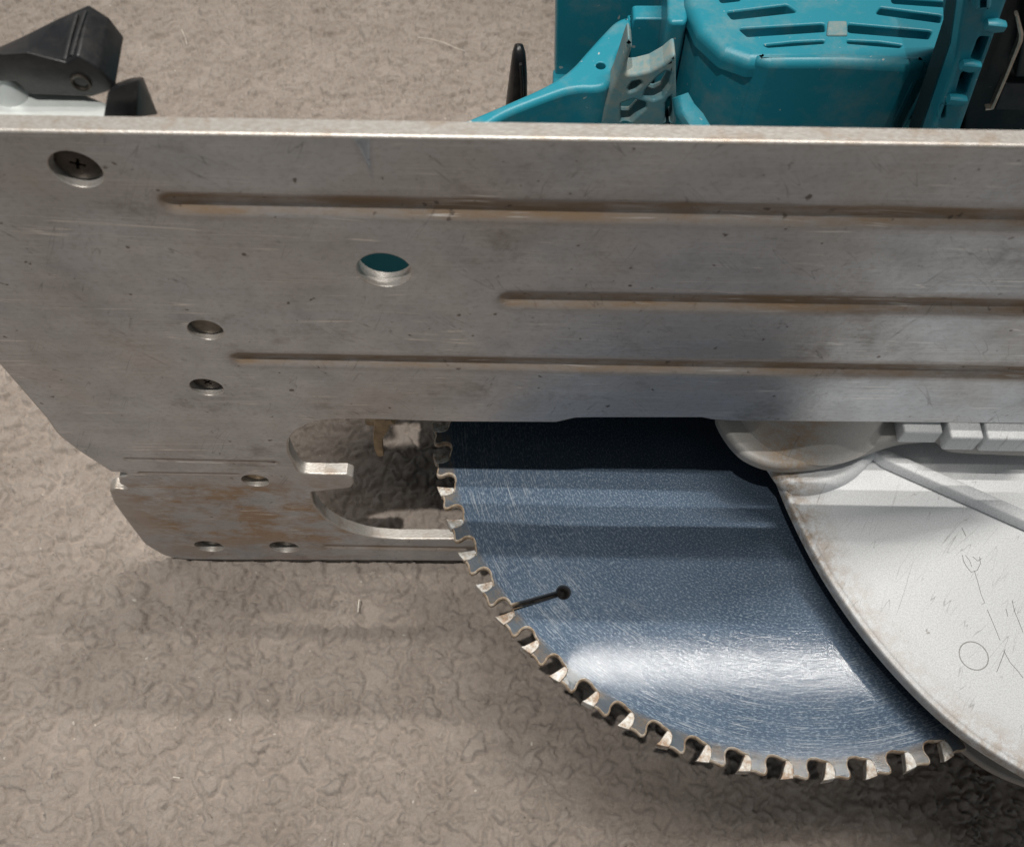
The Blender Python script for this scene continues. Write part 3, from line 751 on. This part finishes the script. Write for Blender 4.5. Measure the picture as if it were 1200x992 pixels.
# front lip over the flat face
lp = pXY([(884, 63), (985, 61.5), (1079, 65), (1088, 74), (1068, 79), (985, 75), (903, 75), (886, 71)], ZM)
panel('cap_lip', dense(rounded(lp, 1.2, 4), 1.5), FXY(ZM+.6), 60, profile=rim(2.0, 5), mats=M['teal_mid'], parent=motor)
# foot fillet at the left corner
ft = [P(797, 112, 1, 62), P(802, 128, 1, 60), P(812, 142, 1, 58), P(822, 160, 1, 56)]
sweep('housing_foot', ft, [1.5, 2.2, 2.6, 2.8], 2.0, M['teal'], motor, 12)
# dusty left edge post of the motor housing
po = pXY([(782, -60), (806, -60), (806, 20), (803, 26), (786, 26), (782, 20)], ZM-2)
panel('housing_post', dense(rounded(po, 1.5, 4), 1.5), FXY(ZM-2), 66, profile=rim(1.0, 4), mats=M['teal_mid'], parent=motor)
hb = pXZ([(1070, 60), (1135, 40), (1105, 240), (1045, 240)], 92)
panel('housing_back', dense(rounded(hb, 1, 3), 3), FXZ(92), 6, profile=rim(.6, 3), mats=M['teal'], parent=motor)

# clamshell flange with recesses on the right of the motor
YF = 58.0
fo = pXZ([(1136, -40), (1196, -40), (1181, 0), (1127, 150), (1100, 235), (1062, 235), (1092, 150), (1120, 70)], YF)
sl = [rounded(pXZ(q, YF), .7, 3) for q in ([(1147, 43), (1160, 44), (1149, 72), (1137, 70)], [(1127, 84), (1142, 85), (1131, 112), (1120, 109)], [(1103, 122), (1109, 124), (1108, 138), (1104, 140), (1101, 132)])]
flange = panel('housing_flange', dense(rounded(fo, .6, 3), 2), FXZ(YF), 6, holes=sl, profile=rim(1.0, 4), hole_profile=rim(.4, 3), mats=M['teal'], parent=saw)
panel('flange_back', dense(rounded(fo, .6, 3), 2), FXZ(YF+4.5), 8, profile=rim(.4, 3), mats=M['dark'], parent=flange)  # near-black backing paints the shade inside the recesses
nb_ = pXZ([(1143, -30), (1166, -30), (1164, 18), (1143, 19)], YF-4)
panel('flange_lug', rounded(nb_, .8, 3), FXZ(YF-3), 4, profile=rim(1.0, 4), mats=M['teal_mid'], parent=flange)
for (a, b) in ((1166, 30), (1137, 77), (1121, 117)):
    c = P(a, b, 1, YF-1)
    sweep('flange_bead', [c+np.array([-1.9, 0, .2]), c, c+np.array([1.9, 0, -.2])], [1.0, 1.3, 1.0], [.9, 1.2, .9], M['teal'], flange, 12)

# ---- black battery mount at far right ----
YB = 66.0
bo = pXZ([(1130, -80), (1330, -80), (1330, 260), (1085, 260), (1128, 150)], YB)
batt = panel('battery_mount', dense(rounded(bo, 2, 4), 3), FXZ(YB), 22, profile=rim(1.5, 4), mats=M['battery'], parent=saw)
batt['label'] = 'black battery mount with thin metal strip'
bp = pXZ([(1178, 98), (1260, 99), (1250, 132), (1166, 129)], YB-2)
panel('battery_panel', rounded(bp, .5, 3), FXZ(YB-2), 3, profile=rim(.4, 3), mats=M['grey'], parent=batt)
wp = [P(1154, 126, 1, YB-5), P(1162, 125, 1, YB-5), P(1178, 88, 1, YB-5), P(1195, 46, 1, YB-5), P(1196, 38, 1, YB-5), P(1191, 16, 1, YB-5)]
sweep('metal_strip', wp, [.35, .4, .4, .5, .5, .35], .9, M['wire'], batt, 8, up=(0, 1, 0))
bp = pXZ([(1215, -60), (1300, -60), (1300, 90), (1190, 92)], YB-4)
panel('battery_rail', rounded(bp, .8, 3), FXZ(YB-4), 5, profile=rim(.8, 3), mats=M['battery'], parent=batt)

# ---- handle base arm ----
ZA = 104.0
ar = pXY([(505, 157), (545, 140), (590, 121), (640, 99), (668, 81), (688, 58), (708, 36), (722, 22), (738, 17), (741, 28), (735, 48), (724, 62), (721, 78), (716, 96), (706, 104), (672, 103.5), (640, 114.5), (590, 134),
          (570, 148), (540, 165), (512, 172)], ZA)
c = P(704, 77, 2, ZA)
arm = panel('handle_arm', dense(smooth_closed(ar, 2), 1.2), FXY(ZA), 26, holes=[circle((c[0], c[1]), 1.25, 20)], profile=rim(1.6, 5), hole_profile=rim(.3, 3), mats=M['teal'], parent=saw)
arm['label'] = 'sloping teal arm with a small round hole'
hbp = pXZ([(395, 275), (640, 262), (660, 400), (390, 410)], 34)
panel('handle_base', dense(rounded(hbp, 2, 4), 3), FXZ(34), 14, profile=rim(1.2, 4), mats=M['shaded_teal'], parent=saw)  # same plastic as the arm, shade put into the darker colour
# dark rear panel behind the arm
YR = 128.0
rp = pXZ([(653, -60), (800, -60), (800, 120), (650, 120)], YR)
panel('handle_panel', dense(rounded(rp, 1.0, 3), 3), FXZ(YR), 18, profile=rim(.8, 3), mats=M['teal'], parent=saw)
lg = pXY([(735, 17), (795, 17), (795, 27), (737, 27)], 100)
panel('panel_ledge', rounded(lg, .5, 3), FXY(100), 24, profile=rim(.6, 3), mats=M['teal_mid'], parent=saw)
lg = pXY([(648, 80), (676, 82), (672, 98), (648, 100)], 72)
panel('panel_foot', rounded(lg, .8, 3), FXY(72), 30, profile=rim(.8, 3), mats=M['teal'], parent=saw)
# dust-caked webs between arm and motor
YW = 88.0
wo = pXZ([(737, 44), (741, 56), (736, 72), (734, 88), (746, 87), (762, 83), (778, 74), (792, 62), (793, 160), (700, 160), (707, 130), (714, 108), (721, 92), (727, 74), (732, 58)], YW)
wh = [rounded(pXZ(q, YW), .8, 4) for q in ([(736, 104), (741, 97), (750, 95), (752, 99), (745, 106), (737, 109)],
                                            [(757, 106), (768, 94), (780, 84), (786, 86), (784, 100), (776, 114), (766, 118), (754, 114)],
                                            [(728, 122), (742, 117), (756, 121), (757, 127), (746, 136), (738, 144), (727, 144)],
                                            [(780, 122), (786, 112), (788, 130), (786, 145), (779, 145)])]
panel('dusty_web', dense(rounded(wo, 1.2, 4), 1.2), FXZ(YW), 6, holes=wh, profile=rim(1.0, 4), hole_profile=rim(.8, 4), mats=M['teal_dusty'], parent=saw)
# recess wall behind the webs
rw = pXZ([(742, 22), (800, 22), (800, 200), (700, 200), (716, 110), (736, 60)], 112)
panel('recess_wall', rounded(rw, 1, 3), FXZ(112), 5, profile=rim(.5, 3), mats=M['teal'], parent=saw)

# ---- black depth lever standing behind the arm ----
lv = [P(604, 130, 1, 118), P(606, 110, 1, 118), P(607.5, 85, 1, 118), P(608, 66, 1, 118), P(608, 56, 1, 118), P(608, 53, 1, 118)]
lever = sweep('depth_lever', lv, [3.1, 3.0, 2.5, 2.0, 1.3, .5], [4, 4, 3.5, 2.8, 1.8, .6], M['black'], saw, 14, up=(0, 1, 0))
lever['label'] = 'slim black upright lever behind the teal arm'
rg = [P(612, 112, 1, 113), P(611.5, 95, 1, 113.4), P(610, 75, 1, 114.3)]
sweep('lever_ridge', rg, .45, .8, M['black'], lever, 8, up=(0, 1, 0))

# ---- bevel bracket and lever at the top left ----
ZK = 172.0
bk = pXY([(-80, 100), (20, 104), (100, 109), (122, 118), (138, 126), (146, 136), (146, 150), (-80, 148)], ZK)
brk = panel('bevel_bracket', dense(rounded([(x, y, .8) for x, y in bk], .8, 4), 1.5), FXY(ZK), 4.0, profile=rim(.9, 4), mats=M['zinc'], parent=saw)
brk['label'] = 'pale zinc bracket along the plate edge'
c = P(16, 112, 2, ZK)
V, Fs = [], []; n = 24; pf = [(2.6, ZK-.3), (2.3, ZK+.6), (1.2, ZK+2.6), (.75, ZK+3.6), (.7, ZK+6)]
for r_, z_ in pf:
    for k in range(n): V.append((c[0]+r_*math.cos(2*math.pi*k/n), c[1]+r_*math.sin(2*math.pi*k/n), z_))
for j in range(len(pf)-1):
    for k in range(n): Fs.append((j*n+k, j*n+(k+1) % n, (j+1)*n+(k+1) % n, (j+1)*n+k))
Fs += [tuple(range(n))[::-1], tuple(range((len(pf)-1)*n, len(pf)*n))]
solid('stud', V, Fs, M['zinc'], brk, 0)
YL0, YL1 = 9.0, 19.0
fr = [(-40, 72), (0, 63), (32, 61), (78, 74), (90, 65), (116, 80), (136, 102), (126, 108), (108, 114), (36, 111), (18, 96), (-40, 96)]
bk_ = [(-40, 62), (0, 55), (32, 40), (66, 22), (104, 5), (128, 20), (145, 42), (140, 70), (118, 72), (50, 70), (20, 66), (-40, 66)]
A = [tuple(P(a, b, 1, YL0)) for a, b in fr]; Bq = [tuple(P(a, b, 1, YL1)) for a, b in bk_]
lev = loft('bevel_lever', A, Bq, M['black'], saw, 0.45, 3)
lev['label'] = 'chunky black angle-lock lever'
c = P(95, 97, 1, YL0-.1)
V, Fs = [], []; n = 24; pf = [(1.55, .3), (1.55, -.15), (1.4, -.3), (1.15, -.2), (1.05, .25), (.2, .28)]
for r_, d_ in pf:
    for k in range(n): V.append((c[0]+r_*math.cos(2*math.pi*k/n), c[1]+d_, c[2]+r_*math.sin(2*math.pi*k/n)))
for j in range(len(pf)-1):
    for k in range(n): Fs.append((j*n+k, j*n+(k+1) % n, (j+1)*n+(k+1) % n, (j+1)*n+k))
Fs += [tuple(range(n))[::-1], tuple(range((len(pf)-1)*n, len(pf)*n))]
solid('lever_pin', V, Fs, M['screw'], lev, 0)
for (p, q) in (((84, 66), (100, 14)), ((76, 71), (90, 18))):
    p0, q0 = P(*p, 1, YL0+.6), P(*q, 1, YL1-1.6)
    sweep('lever_ridge', [p0, (p0+q0)/2+np.array([0, 0, .15]), q0], .35, .35, M['black'], lev, 8)
A = [tuple(P(a, b, 1, 5)) for a, b in ((126, 108), (150, 97), (163, 93), (160, 138), (120, 138))]
Bq = [tuple(P(a, b, 1, 11)) for a, b in ((134, 98), (155, 91), (168, 90), (186, 134), (150, 138))]
loft('lever_knob', A, Bq, M['black'], lev, 0.3, 2)

# ------------------------------------------------------------------ lint lying on the carpet
def lint(pts, w_, label, cat='lint', name='lint_fibre'):
    path = [P(a, b, 2, -2.2) for a, b in pts]
    o = sweep(name, path, w_, w_, M['lint'], None, 6)
    o['label'] = label; o['category'] = cat; o['group'] = 'bits of lint on the carpet'
lint([(421, 702), (420, 709), (419.5, 717)], .22, 'short pale fibre lying upright below the sole plate strip on carpet')
lint([(490, 44), (505, 46), (520, 50), (533, 56), (545, 60)], .16, 'long curved pale fibre on the carpet left of the black lever')
lint([(213, 35), (217, 44), (219, 52)], .14, 'tiny pale fibre on carpet above the plate, near the black lock lever')
lint([(203, 910), (211, 911)], .22, 'small cream crumb low on the left carpet')
